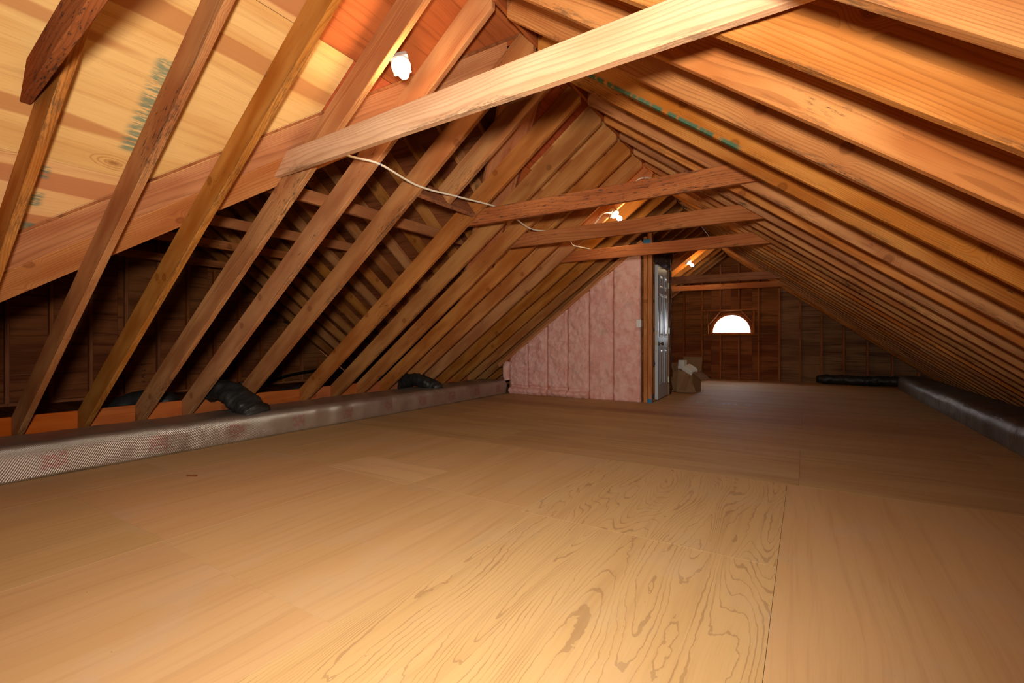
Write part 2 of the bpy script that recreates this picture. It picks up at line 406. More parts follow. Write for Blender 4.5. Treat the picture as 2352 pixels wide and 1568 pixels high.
ORD = ['first', 'second', 'third', 'fourth', 'fifth', 'sixth', 'seventh', 'eighth', 'ninth', 'tenth', 'eleventh', 'twelfth', 'thirteenth', 'fourteenth', 'fifteenth', 'sixteenth', 'seventeenth', 'eighteenth', 'nineteenth', 'twentieth']

def clip(poly, a, b, c):
    """keep a*u + b*v <= c"""
    out = []
    for i in range(len(poly)):
        p, q = poly[i], poly[(i+1) % len(poly)]; fp = a*p[0]+b*p[1]-c; fq = a*q[0]+b*q[1]-c
        if fp <= 0: out.append(p)
        if (fp < 0 < fq) or (fq < 0 < fp):
            t = fp/(fp-fq); out.append((p[0]+(q[0]-p[0])*t, p[1]+(q[1]-p[1])*t))
    return out

def area(poly): return abs(sum(poly[i][0]*poly[(i+1) % len(poly)][1]-poly[(i+1) % len(poly)][0]*poly[i][1] for i in range(len(poly))))/2

def sheet(name, poly, th, mat, parent, mw):
    """flat panel: polygon in local xy, lower face at local z=0"""
    if len(poly) < 3 or area(poly) < .01: return None
    n = len(poly); v = [(a, b, 0) for a, b in poly]+[(a, b, th) for a, b in poly]
    f = [tuple(range(n)), tuple(range(2*n-1, n-1, -1))]+[(i, (i+1) % n, n+(i+1) % n, n+i) for i in range(n)]
    return link(name, fixn(mesh(name, v, f)), mat, parent, mw)

# ------------------------------------------------------------------ FLOOR
fl_me = prism('floor', [(-8.7, -.06), (2.75, -.06), (2.75, -.0185), (-8.7, -.0185)], YF-.1, YB+.2, 0)
floor = tag(link('floor', fl_me, M['gap']), kind='structure')
G = .0016
def floor_sheet(x0, x1, y0, y1, along, m):
    x0 += .0008; x1 -= .0008; y0 += .0008; y1 -= .0008
    if along == 'y':
        mw = Matrix.Translation(((x0+x1)/2, (y0+y1)/2, -.018)) @ Matrix.Rotation(math.pi/2, 4, 'Z'); a, b = (y1-y0)/2, (x1-x0)/2
    else:
        mw = Matrix.Translation(((x0+x1)/2, (y0+y1)/2, -.018)); a, b = (x1-x0)/2, (y1-y0)/2
    return sheet('plywood_sheet', [(-a, -b), (a, -b), (a, b), (-a, b)], .018, M[m], floor, mw)
xs = [-5.02, -3.78, -2.55, -1.33, -.10, 1.12, 2.70]
ycut = {0: [YF, -.8, 1.63, 3.57], 1: [YF, 1.05, 2.35, 3.57], 2: [YF, 1.03, 2.31, 3.57], 3: [YF, -.19, 2.25, 3.57], 4: [YF, 1.13, 3.57], 5: [YF, -.1, 2.34, 3.57]}
for i in range(6):
    for a, b in zip(ycut[i][:-1], ycut[i][1:]): floor_sheet(xs[i], xs[i+1], a, b, 'y', 'floorply' if i == 3 or (i == 4 and b < 2) else 'floorply_plain')
y = 3.57; row = 0
while y < YB-.01:
    y2 = min(y+1.22, YB)
    br = [-5.02, -2.47, -.035, 2.70] if row % 2 == 0 else [-5.02, -3.69, -1.25, 1.19, 2.70]
    for a, b in zip(br[:-1], br[1:]): floor_sheet(a, b, y, y2, 'x', 'floorply2')
    y = y2; row += 1
sheet('plywood_patch', [(-.42, -.17), (.40, -.20), (.43, .19), (-.38, .21)], .0006, M['patch'], floor, Matrix.Translation((-2.6, 2.47, .0002)))
# the side gable's raised deck behind the rafter feet
for a, b in zip([-8.48, -6.95, -5.42], [-6.95, -5.42, -5.16]):
    for c, d in zip([-1.3, 1.2, 3.6, 6.0], [1.2, 3.6, 6.0, 7.1]):
        sheet('plywood_sheet', [(a+G, c+G), (b-G, c+G), (b-G, d-G), (a+G, d-G)], .018, M['wallply'], floor, Matrix.Translation((0, 0, .09)))

# ------------------------------------------------------------------ ROOF DECK
ceiling = tag(empty('ceiling', (XR, 5, ZR)), kind='structure')
def plane_m(o, es, ev, en, s0, v0, off):
    """local x = along the ridge (face grain), y = down the slope"""
    p = Vector(o)+Vector(es)*s0+Vector(ev)*v0+Vector(en)*off
    return Matrix((Vector(ev), Vector(es), Vector(ev).cross(Vector(es)))).transposed().to_4x4(), p
def deck(o, es, ev, en, off, srows, vcols, clips, matf, th=.013):
    for ri, (s0, s1) in enumerate(zip(srows[:-1], srows[1:])):
        cols = vcols[ri % len(vcols)]
        for v0, v1 in zip(cols[:-1], cols[1:]):
            poly = [(v0+G, s0+G), (v1-G, s0+G), (v1-G, s1-G), (v0+G, s1-G)]
            for c in clips: poly = clip(poly, *c)
            if len(poly) < 3: continue
            cv, cs = (v0+v1)/2, (s0+s1)/2
            m, p = plane_m(o, es, ev, en, cs, cv, off)
            if m.to_3x3().determinant() < 0 or (m.to_3x3() @ Vector((0, 0, 1))).dot(Vector(en)) < 0: t0 = -th
            else: t0 = 0.
            m.translation = p + (Vector(en)*0 if t0 == 0 else Vector(en)*th)
            sheet('sheathing_panel', [(a-cv, b-cs) for a, b in poly], th, M[matf(ri, v0, v1)], ceiling, m)
OR = Vector((XR, 0, ZR)); EY = Vector((0, 1, 0))
DL, NL = Vector((-.8, 0, -.6)), Vector((-.6, 0, .8)); DR, NR = Vector((.8, 0, -.6)), Vector((.6, 0, .8))
srows = [-.150, .75, 1.965, 3.18, 4.40, 5.20]
colA = [YF-.1, -.92, 1.51, 3.95, 6.39, 8.83, 11.27, YB+.1]; colB = [YF-.1, -.6, 1.88, 4.3, 6.7, 9.1, 11.5, YB+.1]
def matL(ri, v0, v1):
    if v0 < 1.4 and ri in (1, 2) and v1 > .5: return 'roofply_green' if ri in (1, 2) else 'roofply'
    if 1.4 < v0 < 3: return 'roofply_red'
    return 'roofply'
# green marks: local x of a panel = y - centre, local y = s - centre ; the marks run down the slope -> use swapped roles
def mk_green():
    m = M['roofply_green']; nt = m.node_tree; n, l = nt.nodes, nt.links
    b = n['Principled BSDF']; src = b.inputs['Color'].links[0].from_socket
    T = NT.__new__(NT); T.m, T.t, T.n, T.l, T.b = m, nt, n, l, b
    tc = T.add('ShaderNodeTexCoord'); sp = T.add('ShaderNodeSeparateXYZ')
    geo = T.add('ShaderNodeNewGeometry'); l.new(geo.outputs['Position'], sp.inputs[0])
    col = src
    s = T.math('DIVIDE', T.math('SUBTRACT', XR-.11, sp.outputs[0]), .8)
    nn = T.noise(T.vec(T.math('MULTIPLY', s, 70), T.math('MULTIPLY', sp.outputs[1], 9), 1.0), 1.0, 2, .7)
    for (s0, s1, yc, w) in [(1.20, 1.80, 1.085, .06), (1.99, 2.10, .81, .035), (2.17, 2.30, .815, .04), (2.38, 2.50, .82, .045)]:
        yy = T.math('ABSOLUTE', T.math('SUBTRACT', sp.outputs[1], yc))
        k = T.math('MULTIPLY', T.math('SUBTRACT', 1.0, T.step(yy, w*.25, w)), T.math('MULTIPLY', T.step(s, s0, s0+.03), T.math('SUBTRACT', 1.0, T.step(s, s1-.03, s1))))
        col = T.mix(T.math('MULTIPLY', T.math('MULTIPLY', k, T.step(nn, .36, .56)), .7), col, S(52, 112, 98))
    l.new(col, b.inputs['Color'])
mk_green()
near_clip = (1, .8, 2.85); far_clip = (-1, .8, -3.20)
for side in (0, 1):
    clips = [near_clip] if side == 0 else [far_clip]
    deck(OR, DL, EY, NL, D+.0012, srows, [colA, colB], clips, matL)
deck(OR, DR, EY, NR, D, srows, [colB, colA], [], lambda *a: 'roofply')
OC = Vector((0, YC, ZC)); EX = Vector((1, 0, 0))
xcols = [-8.52, -6.9, -4.46, -2.02, -1.3]
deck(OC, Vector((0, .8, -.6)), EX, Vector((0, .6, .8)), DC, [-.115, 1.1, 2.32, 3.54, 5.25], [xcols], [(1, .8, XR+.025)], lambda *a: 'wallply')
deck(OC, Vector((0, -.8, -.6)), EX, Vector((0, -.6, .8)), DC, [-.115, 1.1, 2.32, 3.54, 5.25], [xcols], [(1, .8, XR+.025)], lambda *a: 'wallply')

# unseen black skin added over the deck to stop daylight leaking in
def light_seal(o, es, ev, en, off, s0, s1, v0, v1, clips):
    poly = [(v0, s0), (v1, s0), (v1, s1), (v0, s1)]
    for c in clips: poly = clip(poly, *c)
    m, p = plane_m(o, es, ev, en, 0, 0, off)
    m.translation = p+Vector(en)*(.004 if (m.to_3x3() @ Vector((0, 0, 1))).dot(Vector(en)) > 0 else .009)
    sheet('light_seal_skin', poly, .005, M['light_seal'], ceiling, m)
for cl in ((1, .8, 2.95), (-1, .8, -3.08)): light_seal(OR, DL, EY, NL, D+.040, -.16, 5.25, YF-.15, YB+.15, [cl])
light_seal(OR, DR, EY, NR, D+.013, -.16, 5.25, YF-.15, YB+.15, [])
for sg in (1, -1): light_seal(OC, Vector((0, sg*.8, -.6)), EX, Vector((0, sg*.6, .8)), DC+.013, -.13, 5.3, -8.56, -1.2, [(1, .8, XR+.025)])

# ------------------------------------------------------------------ MAIN RAFTERS
def rafter_mesh(L, foot=True):
    c = 1.3333*D if foot else 0.
    return prism('rafter', [(.016, 0), (L, 0), (L+c, D), (-.75*D+.016, D)], -.019, .019, .003)
LFULL = ZR/.6
RMESH = rafter_mesh(LFULL)
mats = {'n': M['rafter'], 'g': M['rafter_green']}
RMESH.materials.append(M['rafter'])
RMESH_G = RMESH.copy(); RMESH_G.materials.clear(); RMESH_G.materials.append(M['rafter_green'])
def put_rafter(side, yfar, label, me=None, group=None):
    yc = yfar-.019
    if side == 'l': m = frame((XR, yc, ZR), DL, NL)
    else: m = frame((XR, yc, ZR), DR, NR)
    if label is None: return link('rafter', me or RMESH, None, ceiling, m)   # out of the photograph: a piece of the roof
    o = link('rafter', me or RMESH, None, None, m)
    return tag(o, label, 'rafter', group)
left_y = [-1.25, -.85, -.45, -.05, .345, .74, 1.14, 1.53, 1.93, 2.31, 2.80, 3.58]
yy = 4.02
while yy < YB-.06: left_y.append(yy); yy += .4147
first = {.345: None}
lab_l = {.74: 'left slope rafter at the left photo edge holding the nearest collar tie',
 1.14: 'left slope rafter in front of the green-marked roof plywood, leftmost to reach the duct',
 1.53: 'second left slope rafter to reach the foil duct, dark mildew along its face',
 1.93: 'left slope rafter that the long pale collar tie is nailed to',
 2.31: 'left slope rafter just right of the nearest bulb, reddish with dark streaks',
 2.80: 'left slope rafter holding the near end of the short header board',
 3.58: 'left slope rafter where the dark stained collar tie and the header board end'}
seen_l = [y for y in left_y if y > .7]
for i, y in enumerate(left_y):
    if y in lab_l: lab = lab_l[y]
    elif y < .7: lab = None
    else:
        j = seen_l.index(y)-6
        if j <= 10: lab = '%s left slope rafter beyond the one where the stained tie ends' % ORD[j-1]
        else: lab = '%s left slope rafter counted back from the far gable wall' % ORD[len(seen_l)-1-seen_l.index(y)]
    put_rafter('l', y, lab, group='rafters of the left roof slope')
right_y = [-1.19, -.79, -.385, .02, .43, .85, 1.257, 1.640, 2.023, 2.43, 2.815, 3.205, 3.658, 4.036, 4.443, 4.88, 5.29]
yy = 5.698
while yy < YB-.06: right_y.append(yy); yy += .4055
seen_r = [y for y in right_y if y > 1.2]
for i, y in enumerate(right_y):
    if y < 1.2: lab = None
    else:
        j = seen_r.index(y)
        if j < 14: lab = '%s right slope rafter counted down from the top right photo corner' % ORD[j]
        else: lab = '%s right slope rafter counted back from the far gable wall' % ORD[len(seen_r)-1-j]
    put_rafter('r', y, lab, RMESH_G if abs(y-2.815) < .01 else None, 'rafters of the right roof slope')
# the short rafter that dies on the header
sm = prism('rafter', [(.016, 0), (1.30, 0), (1.30, D), (-.75*D+.016, D)], -.019, .019)
tag(link('rafter', sm, M['rafter'], None, frame((XR, 3.15, ZR), DL, NL)), 'short cut-off left slope rafter ending on the header board', 'rafter', 'rafters of the left roof slope')
hp = Vector((XR, 0, ZR))+DL*1.322
tag(beam('header_board', hp+Vector((0, 2.80, 0)), hp+Vector((0, 3.542, 0)), .038, D, NL, M['tie_stained'], bev=.003), 'short grey-brown header board between two left slope rafters', 'board')
tag(beam('ridge_board', (XR, YF, 2.885), (XR, YB, 2.885), .024, .20, (0, 0, 1), M['ridge']), 'long thin ridge board at the peak where both slopes meet', 'ridge board')

# valley planks laid flat over the main rafters
def valley(y_of, s0, s1, c, mat, label, sgn):
    P = lambda s, cc: Vector((XR, 0, ZR))+DL*s+Vector((0, y_of(s)+cc, 0))+NL*(D+.019)
    a, b = P(s0, c), P(s1, c); perp = (DL*.8+EY*1.0*sgn).normalized()
    if label is None: return beam('valley_plank', a, b, .038, .19, perp, M['plank'], ceiling)
    o = beam('valley_plank', a, b, .038, .19, perp, M['plank'])
    return tag(o, label, 'plank', 'valley planks')
near = lambda s: 2.80-.8*s; far = lambda s: 3.20+.8*s
valley(near, .10, 5.0, .002, M['plank'], 'upper of two wide pale valley planks behind the left rafters', 1)
valley(near, .30, 5.0, .248, M['plank'], 'lower of two wide pale valley planks behind the left rafters', 1)
valley(far, .10, 5.0, -.002, M['plank'], None, -1)
valley(far, .34, 5.0, -.248, M['plank'], None, -1)

# ------------------------------------------------------------------ COLLAR TIES
G1 = 'collar ties of the main roof'
def tie(p0, p1, mat, label, h=.14, c0=0., c1=0.):
    return tag(beam('collar_tie', p0, p1, .038, h, (0, 0, 1), M[mat], None, c0, c1), label, 'collar tie', G1)
tie((-3.03, 1.873, 2.011), (.06, 1.500, 1.850), 'tie', 'long pale collar tie crossing the upper photo in front of everything', .137, -.16, -.20)
tie((-3.03, .683, 2.0), (-.13, .40, 1.87), 'tie_stained', 'mildewed collar tie cut off at the top left photo corner', .14, -.17, -.15)
tie((-2.90, 3.599, 1.996), (-.16, 3.599, 2.004), 'tie_stained', 'dark stained collar tie with black mildew streaks above the middle of the attic', .142, -.17, -.17)
tie((-2.93, 4.464, 1.943), (-.10, 4.464, 1.941), 'tie_mid', 'plain brown collar tie just below the second bulb', .14, -.17, -.17)
tie((-2.95, 5.719, 1.950), (-.10, 5.719, 1.954), 'tie_mid', 'orange lit collar tie in front of the insulated stairwell wall', .136, -.17, -.17)
tie((-2.80, 9.432, 2.0), (-.16, 9.432, 1.99), 'tie_mid', 'upper shadowed collar tie near the far gable wall', .14, -.17, -.17)
tie((-2.85, 10.7, 1.985), (-.14, 10.7, 1.97), 'tie_mid', 'lower lit collar tie nearest the far gable wall', .11, -.14, -.14)

# side gable: jack rafters, ties, ridge
tag(beam('ridge_board', (XR-.03, YC, 2.96), (XG-.05, YC, 2.96), .03, .19, (0, 0, 1), M['ridge']), 'ridge board of the dark side gable behind the left rafters', 'ridge board')
k = 0; x = -1.95
while x > XG+.1:
    s_end = min(((XR-x)-.215)/.8, 4.80)
    if s_end > .12:
        me = prism('jack_rafter', [(.02, 0), (s_end, 0), (s_end+1.333*DC, DC), (-.105+.02, DC)], -.019, .019)
        o = link('jack_rafter', me, M['rafter'], None, frame((x, YC, ZC), (0, .8, -.6), (0, .6, .8)))
        tag(o, '%s jack rafter of the dark side gable, counted from the main ridge' % ORD[k], 'rafter', 'jack rafters of the side gable'); k += 1
    x -= .4064
for x, z, lab in [(-3.29, 2.0, 'nearest pale cross tie of the side gable, seen between left rafters'), (-4.69, 2.0, 'second cross tie inside the side gable behind the left rafters'), (-5.86, 2.0, 'third cross tie inside the side gable behind the left rafters'), (-7.41, 2.0, 'farthest reddish cross tie inside the side gable near its end wall')]:
    hs = (ZC-z)/.75+.0
    tag(beam('cross_tie', (x, YC-hs, z), (x, YC+hs, z), .038, .10, (0, 0, 1), M['tie_mid'], None, -.12, -.12), lab, 'collar tie', 'cross ties of the side gable')

# blocking between the left rafter feet
feet = [y for y in left_y if .2 < y < 7.0]
for i, (a, b) in enumerate(zip(feet[:-1], feet[1:])):
    tag(beam('blocking_board', (-5.19, a+.001, .11), (-5.19, b-.039, .11), .038, .235, (0, 0, 1), M['block']), '%s orange blocking board between left rafter feet, counted from the camera' % ORD[i], 'board', 'blocking between rafter feet')

# ------------------------------------------------------------------ WALLS
def under_main(x): return ZR-K*abs(x-XR)
def under_cross(y): return ZC-K*abs(y-YC)
def cut_rect(x0, x1, z0, z1, f, xr):
    """rectangle trimmed under a gable line f peaking at xr"""
    xsn = sorted(set([x0, x1]+([xr] if x0 < xr < x1 else [])+[x0+(x1-x0)*i/8 for i in range(9)]))
    top = [(x, min(z1, f(x))) for x in xsn]; poly = [(x, z) for x, z in top if z > z0+.001]
    if len(poly) < 2: return []
    return [(poly[0][0], z0)]+poly+[(poly[-1][0], z0)]
def panelv(poly, th, mat, parent, o, ex, horiz=True):
    """upright panel: polygon in (u,z); local x kept horizontal so the grain lies level"""
    if len(poly) < 3 or area(poly) < .01: return
    cu = sum(p[0] for p in poly)/len(poly); cz = sum(p[1] for p in poly)/len(poly)
    ex = Vector(ex); m = Matrix((ex, Vector((0, 0, 1)), ex.cross(Vector((0, 0, 1))))).transposed().to_4x4()
    m.translation = Vector(o)+ex*cu+Vector((0, 0, cz))
    return sheet('plywood_panel', [(a-cu, b-cz) for a, b in poly], th, M[mat], parent, m)

wall_back = tag(empty('wall_back', (XR, YB+.09, 0)), kind='structure')
PF = YB+.089   # plywood face behind the studs
WX, WZ, WR = -1.485, 1.10, .425
ft = lambda x: under_main(x)+.23
def ring_panel(u0, u1, z0, z1, a0, a1, mat):
    """piece of plywood between a rectangle edge and the half-round opening"""
    n = 14; inner = [(WX+WR*math.cos(a0+(a1-a0)*i/n), WZ+WR*math.sin(a0+(a1-a0)*i/n)) for i in range(n+1)]
    return inner
ex = (1, 0, 0)
o = (0, PF+.013, 0)
def bp(poly, mat='wallply'): panelv([(a, b) for a, b in poly], .013, mat, wall_back, (0, PF, 0), ex)
cols = [-5.6, -4.35, -3.13, -1.93, -1.04, -.493, .727, 1.95, 2.6]
for a, b in zip(cols[:-1], cols[1:]):
    mt = 'wallply_pale' if a > -.6 else 'wallply'
    for z0, z1 in ((-.02, 1.06), (1.06, 2.28), (2.28, 3.2)):
        if a == -1.93 and z0 == 1.06:
            L = [(a+G, z0+G)]+[(WX-WR, WZ-.0)]+[(WX+WR*math.cos(math.pi-math.pi/2*i/12), WZ+WR*math.sin(math.pi-math.pi/2*i/12)) for i in range(1, 13)]+[(WX, z1-G), (a+G, z1-G)]
            L[1:1] = [(WX-WR, z0+G)]
            Rr = [(b-G, z0+G), (b-G, z1-G), (WX, z1-G)]+[(WX+WR*math.cos(math.pi/2-math.pi/2*i/12), WZ+WR*math.sin(math.pi/2-math.pi/2*i/12)) for i in range(0, 13)]+[(WX+WR, z0+G)]
            bp(L); bp(Rr); bp([(WX-WR, z0+G), (WX+WR, z0+G), (WX+WR, WZ), (WX-WR, WZ)])
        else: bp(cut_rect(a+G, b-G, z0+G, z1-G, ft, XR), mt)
for poly in (cut_rect(-5.7, WX-.429, -.03, 3.3, ft, XR), cut_rect(WX+.429, 2.66, -.03, 3.3, ft, XR), cut_rect(WX-.46, WX+.46, -.03, 1.085, ft, XR), cut_rect(WX-.46, WX+.46, 1.54, 3.3, ft, XR)):
    panelv(poly, .01, 'light_seal', wall_back, (0, PF+.026+(.011 if poly[0][0] > WX-.47 and poly[0][0] < WX else 0), 0), ex).name = 'light_seal_backing'  # unseen sheets added behind the plywood to keep daylight out of its joints
def bstud(x, z0, z1): beam('stud', (x, YB+.0445, z0), (x, YB+.0445, z1), .038, .089, (0, 1, 0), M['stud'], wall_back).location.y -= .0445
for x in [-4.97, -4.56, -4.15, -3.75, -3.35, -2.94, -2.537, -2.123, -.909, -.493, -.094, .297, .69, 1.09, 1.495, 1.9]:
    bstud(x, .0, under_main(x)-.005)
for x in (-1.706, -1.313): bstud(x, .0, 1.028); bstud(x, 1.648, under_main(x)-.005)
bstud(-1.995, 1.072, 1.60); bstud(-1.0, 1.072, 1.60)
for z in (1.03, 1.605): beam('plate', (-2.10, YB+.0, z), (-.93, YB+.0, z), .089, .038, (0, 0, 1), M['stud'], wall_back).location.y += .0445
for sx in (-1, 1):
    beam('brace', (WX+sx*.485, YB+.03, 1.31), (WX+sx*.235, YB+.03, 1.60), .06, .022, (-sx, 0, 1), M['stud'], wall_back)
    beam('brace', (WX+sx*.487, YB+.03, 1.07), (WX+sx*.487, YB+.03, 1.31), .06, .018, (sx, 0, 0), M['stud'], wall_back)
boxo('dark_base', (-5.3, YB-.012, 0), (-5.0, YB, .02), M['stud'], wall_back)

# half-round window
win = tag(empty('window_1', (WX, PF, WZ)), kind='structure')
def arc_frame(name, r0, r1, y0, y1, mat, par):
    n = 28; v = []; f = []
    for i in range(n+1):
        a = math.pi*i/n
        for r, yv in ((r0, y0), (r1, y0), (r1, y1), (r0, y1)): v.append((r*math.cos(a), yv, r*math.sin(a)))
    for i in range(n):
        for k2 in range(4): f.append((i*4+k2, i*4+(k2+1) % 4, (i+1)*4+(k2+1) % 4, (i+1)*4+k2))
    f += [(0, 1, 2, 3), (n*4, n*4+1, n*4+2, n*4+3)]
    return link(name, fixn(mesh(name, v, f)), mat, par, Matrix.Translation((WX, PF, WZ)))
arc_frame('frame', .405, .455, -.02, .06, M['sill'], win)
beam('sill', (WX-.455, PF+.02, WZ-.045), (WX+.455, PF+.02, WZ-.045), .09, .045, (0, 0, 1), M['sill'], win)
n = 28; pv = [(.41*math.cos(math.pi*i/n), 0, .41*math.sin(math.pi*i/n)) for i in range(n+1)]
pv2 = pv+[(a, .004, c) for a, b, c in pv]
pf = [tuple(range(n+1)), tuple(range(2*n+1, n, -1))]+[(i, (i+1) % (n+1), n+1+(i+1) % (n+1), n+1+i) for i in range(n+1)]
link('pane', fixn(mesh('pane', pv2, pf)), M['glass'], win, Matrix.Translation((WX, PF+.04, WZ)))

# side gable end wall
wall_left = tag(empty('wall_left', (XG-.089, YC, 0)), kind='structure')
for a, b in zip([-1.3, .45, 1.66, 2.88, 4.1, 5.32, 6.4], [.45, 1.66, 2.88, 4.1, 5.32, 6.4, 7.2]):
    for z0, z1 in ((.0, 1.255), (1.255, 2.475), (2.475, 3.3)):
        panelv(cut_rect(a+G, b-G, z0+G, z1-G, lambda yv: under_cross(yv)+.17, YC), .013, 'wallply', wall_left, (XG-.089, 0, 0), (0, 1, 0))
panelv(cut_rect(-1.4, 7.3, -.03, 3.4, lambda yv: under_cross(yv)+.20, YC), .01, 'light_seal', wall_left, (XG-.115, 0, 0), (0, 1, 0)).name = 'light_seal_backing'  # unseen sheet added behind the side gable panels against light leaks
kk = 1.748-.406*7
while kk < 6.9:
    top = under_cross(kk)-.004
    if top > .3: beam('stud', (XG-.089, kk, .11), (XG-.089, kk, top), .038, .089, (1, 0, 0), M['stud'], wall_left)
    kk += .406
beam('plate', (XG-.0445, -1.0, .108), (XG-.0445, 6.9, .108), .089, .038, (0, 0, 1), M['stud'], wall_left)
for i, ch in enumerate('S7WF'):
    cu = bpy.data.curves.new('stamp', 'FONT'); cu.body = ch; cu.size = .07; cu.extrude = .0004; cu.align_x = 'CENTER'
    to = bpy.data.objects.new('tmp', cu); COL.objects.link(to)
    bpy.context.view_layer.update()
    me = bpy.data.meshes.new_from_object(to.evaluated_get(bpy.context.evaluated_depsgraph_get())); bpy.data.objects.remove(to)
    m = Matrix(((0, 0, 1), (0, 1, 0), (-1, 0, 0))).to_4x4()
    m = Matrix((Vector((0, 0, -1)), Vector((0, 1, 0)), Vector((1, 0, 0)))).transposed().to_4x4(); m.translation = Vector((XG-.0885+.0135, 3.17, .56-i*.085))
    link('stamp_letter', me, M['ink'], wall_left, m)

# rear wall behind the camera
wf = tag(link('wall_front', prism('wall_front', cut_rect(-5.65, 2.62, -.02, 3.3, lambda x: under_main(x)+.22, XR), YF-.05, YF, 0), M['wallply']), kind='structure')

# ------------------------------------------------------------------ STAIRWELL WALL with pink batts and door
wall_st = tag(empty('wall_stairwell', (-2.0, 7.15, 0)), kind='structure')
YW = 7.12
def rake(x): return under_main(x)-.075
def batt(x0, x1, seed, fold=True, ztop=None):
    nx, nz = 26, 96; v = []; f = []; cx = (x0+x1)/2
    for j in range(nz+1):
        for i in range(nx+1):
            u = i/nx; x = x0+(x1-x0)*u; zt = rake(x)-.03*noise.noise(Vector((x*9, seed, 0)))
            z = zt*j/nz
            e = min(u, 1-u)*2; prof = 1-(1-min(1, e*6.0))**2.2
            ez = min(1, (1-j/nz)*zt/.10); prof *= .45+.55*(1-(1-ez)**2)
            p = Vector((x*4.5+seed*7, z*4.5, seed))
            d = .028*prof+.02*noise.fractal(p, 1.0, 2.0, 4)+.016*noise.noise(p*3.1)+.008*noise.noise(p*8)
            if fold:
                wv = .13+.03*noise.noise(Vector((x*5, 3, seed)))
                d += .075*math.exp(-((z-.06)/.055)**2)*(.8+.6*noise.noise(Vector((x*7, 1, seed))))-.05*math.exp(-((z-wv)/.022)**2)
            v.append((x-cx, -.02-d*1.0-.01, z))
    for j in range(nz):
        for i in range(nx):
            a = j*(nx+1)+i; f.append((a, a+1, a+nx+2, a+nx+1))
    # close to the back plane
    nb = len(v); per = [j*(nx+1) for j in range(nz+1)]; per = [i for i in range(nx+1)]+[j*(nx+1)+nx for j in range(1, nz+1)]+[nz*(nx+1)+i for i in range(nx-1, -1, -1)]+[j*(nx+1) for j in range(nz-1, 0, -1)]
    for q in per: v.append((v[q][0], .0, v[q][2]))
    m = len(per)
    for q in range(m): f.append((per[q], nb+q, nb+(q+1) % m, per[(q+1) % m]))
    return link('insulation_batt', fixn(mesh('insulation_batt', v, f)), M['pink'], wall_st, Matrix.Translation((cx, YW, 0)), True)
bx = [-4.40, -4.03, -3.66, -3.29, -2.915, -2.52, -2.085]
for i in range(6): batt(bx[i], bx[i+1]-.012, i*3.1+1, i < 4)
# rolled scrap end at the low corner
tube('insulation_batt', [(-4.47, 7.13, .22), (-4.50, 7.13, .38), (-4.46, 7.14, .55)], .085, M['pink'], wall_st, 14, 6, .02, .8)
for x in (-4.415, -4.035, -3.665, -3.295, -2.92, -2.53): beam('stud', (x, YW, .02), (x, YW, max(.1, rake(x))), .03, .05, (0, 1, 0), M['post'], wall_st)
boxo('backing_board', (-4.40, YW+.052, .0), (-2.10, YW+.075, .60), M['wallply'], wall_st, 0)
panelv(cut_rect(-4.45, -2.05, .0, 3., lambda x: rake(x)-.01, XR), .012, 'wallply', wall_st, (0, YW+.078, 0), (1, 0, 0))
# sloped plates under the rafters
for off, dy in ((.0, .0), (.042, .02)):
    a = Vector((-4.62, YW-.02+dy, under_main(-4.62)-.075+off*.0)); b = Vector((-2.06, YW-.02+dy, under_main(-2.06)-.075+off*.0))
    beam('rake_plate', a+NL*(off-.02), b+NL*(off-.02), .09, .036, NL, M['post'], wall_st)
# corner posts
pA = beam('post', (-2.030, YW-.03, 0), (-2.030, YW-.03, under_main(-2.03)-.01), .052, .10, (0, 1, 0), M['post'], wall_st)
pB = beam('post', (-1.966, YW-.03, 0), (-1.966, YW-.03, under_main(-1.966)-.01), .062, .10, (0, 1, 0), M['post'], wall_st)
boxo('tape', (-2.0, YW-.032, .0), (-1.933, YW-.0305, .055), M['blue'], wall_st, 0)
boxo('tape', (-1.9345, YW-.028, .06), (-1.933, YW+.06, .11), M['blue'], wall_st, 0)
boxo('tape', (-2.06, YW-.0325, 2.36), (-1.95, YW-.0305, 2.43), M['blue'], wall_st, 0)
# door-side wall: fluff, jambs, kraft facing above
def fluff(name, y0, y1, z0, z1, x, amp, mat, seed, nx=14, nz=40):
    v = []; f = []; cy = (y0+y1)/2
    for j in range(nz+1):
        for i in range(nx+1):
            yv = y0+(y1-y0)*i/nx; z = z0+(z1-z0)*j/nz
            p = Vector((yv*6+seed, z*6, seed)); d = amp*(.55+noise.fractal(p, 1.0, 2.0, 4)+.4*noise.noise(p*3.7))
            if i in (0, nx) or j in (0, nz): d = amp*.1
            v.append((d, yv-cy, z))
    for j in range(nz):
        for i in range(nx): a = j*(nx+1)+i; f.append((a, a+1, a+nx+2, a+nx+1))
    nb = len(v); per = [i for i in range(nx+1)]+[j*(nx+1)+nx for j in range(1, nz+1)]+[nz*(nx+1)+i for i in range(nx-1, -1, -1)]+[j*(nx+1) for j in range(nz-1, 0, -1)]
    for q in per: v.append((-.03, v[q][1], v[q][2]))
    m = len(per)
    for q in range(m): f.append((per[q], nb+q, nb+(q+1) % m, per[(q+1) % m]))
    return link(name, fixn(mesh(name, v, f)), mat, wall_st, Matrix.Translation((x, cy, 0)), True)
fluff('kraft_facing', 7.20, 8.46, 2.12, under_main(-1.98)-.03, -1.98, .05, M['paper'], 3, 26, 14)
fluff('kraft_facing', 7.20, 7.33, .0, 2.13, -1.985, .03, M['paper'], 9, 6, 60)
fluff('kraft_facing', 8.33, 8.50, .0, 2.13, -1.985, .02, M['paper'], 14, 6, 60)
beam('jamb', (-2.01, 7.365, 0), (-2.01, 7.365, 2.12), .03, .045, (1, 0, 0), M['post'], wall_st)
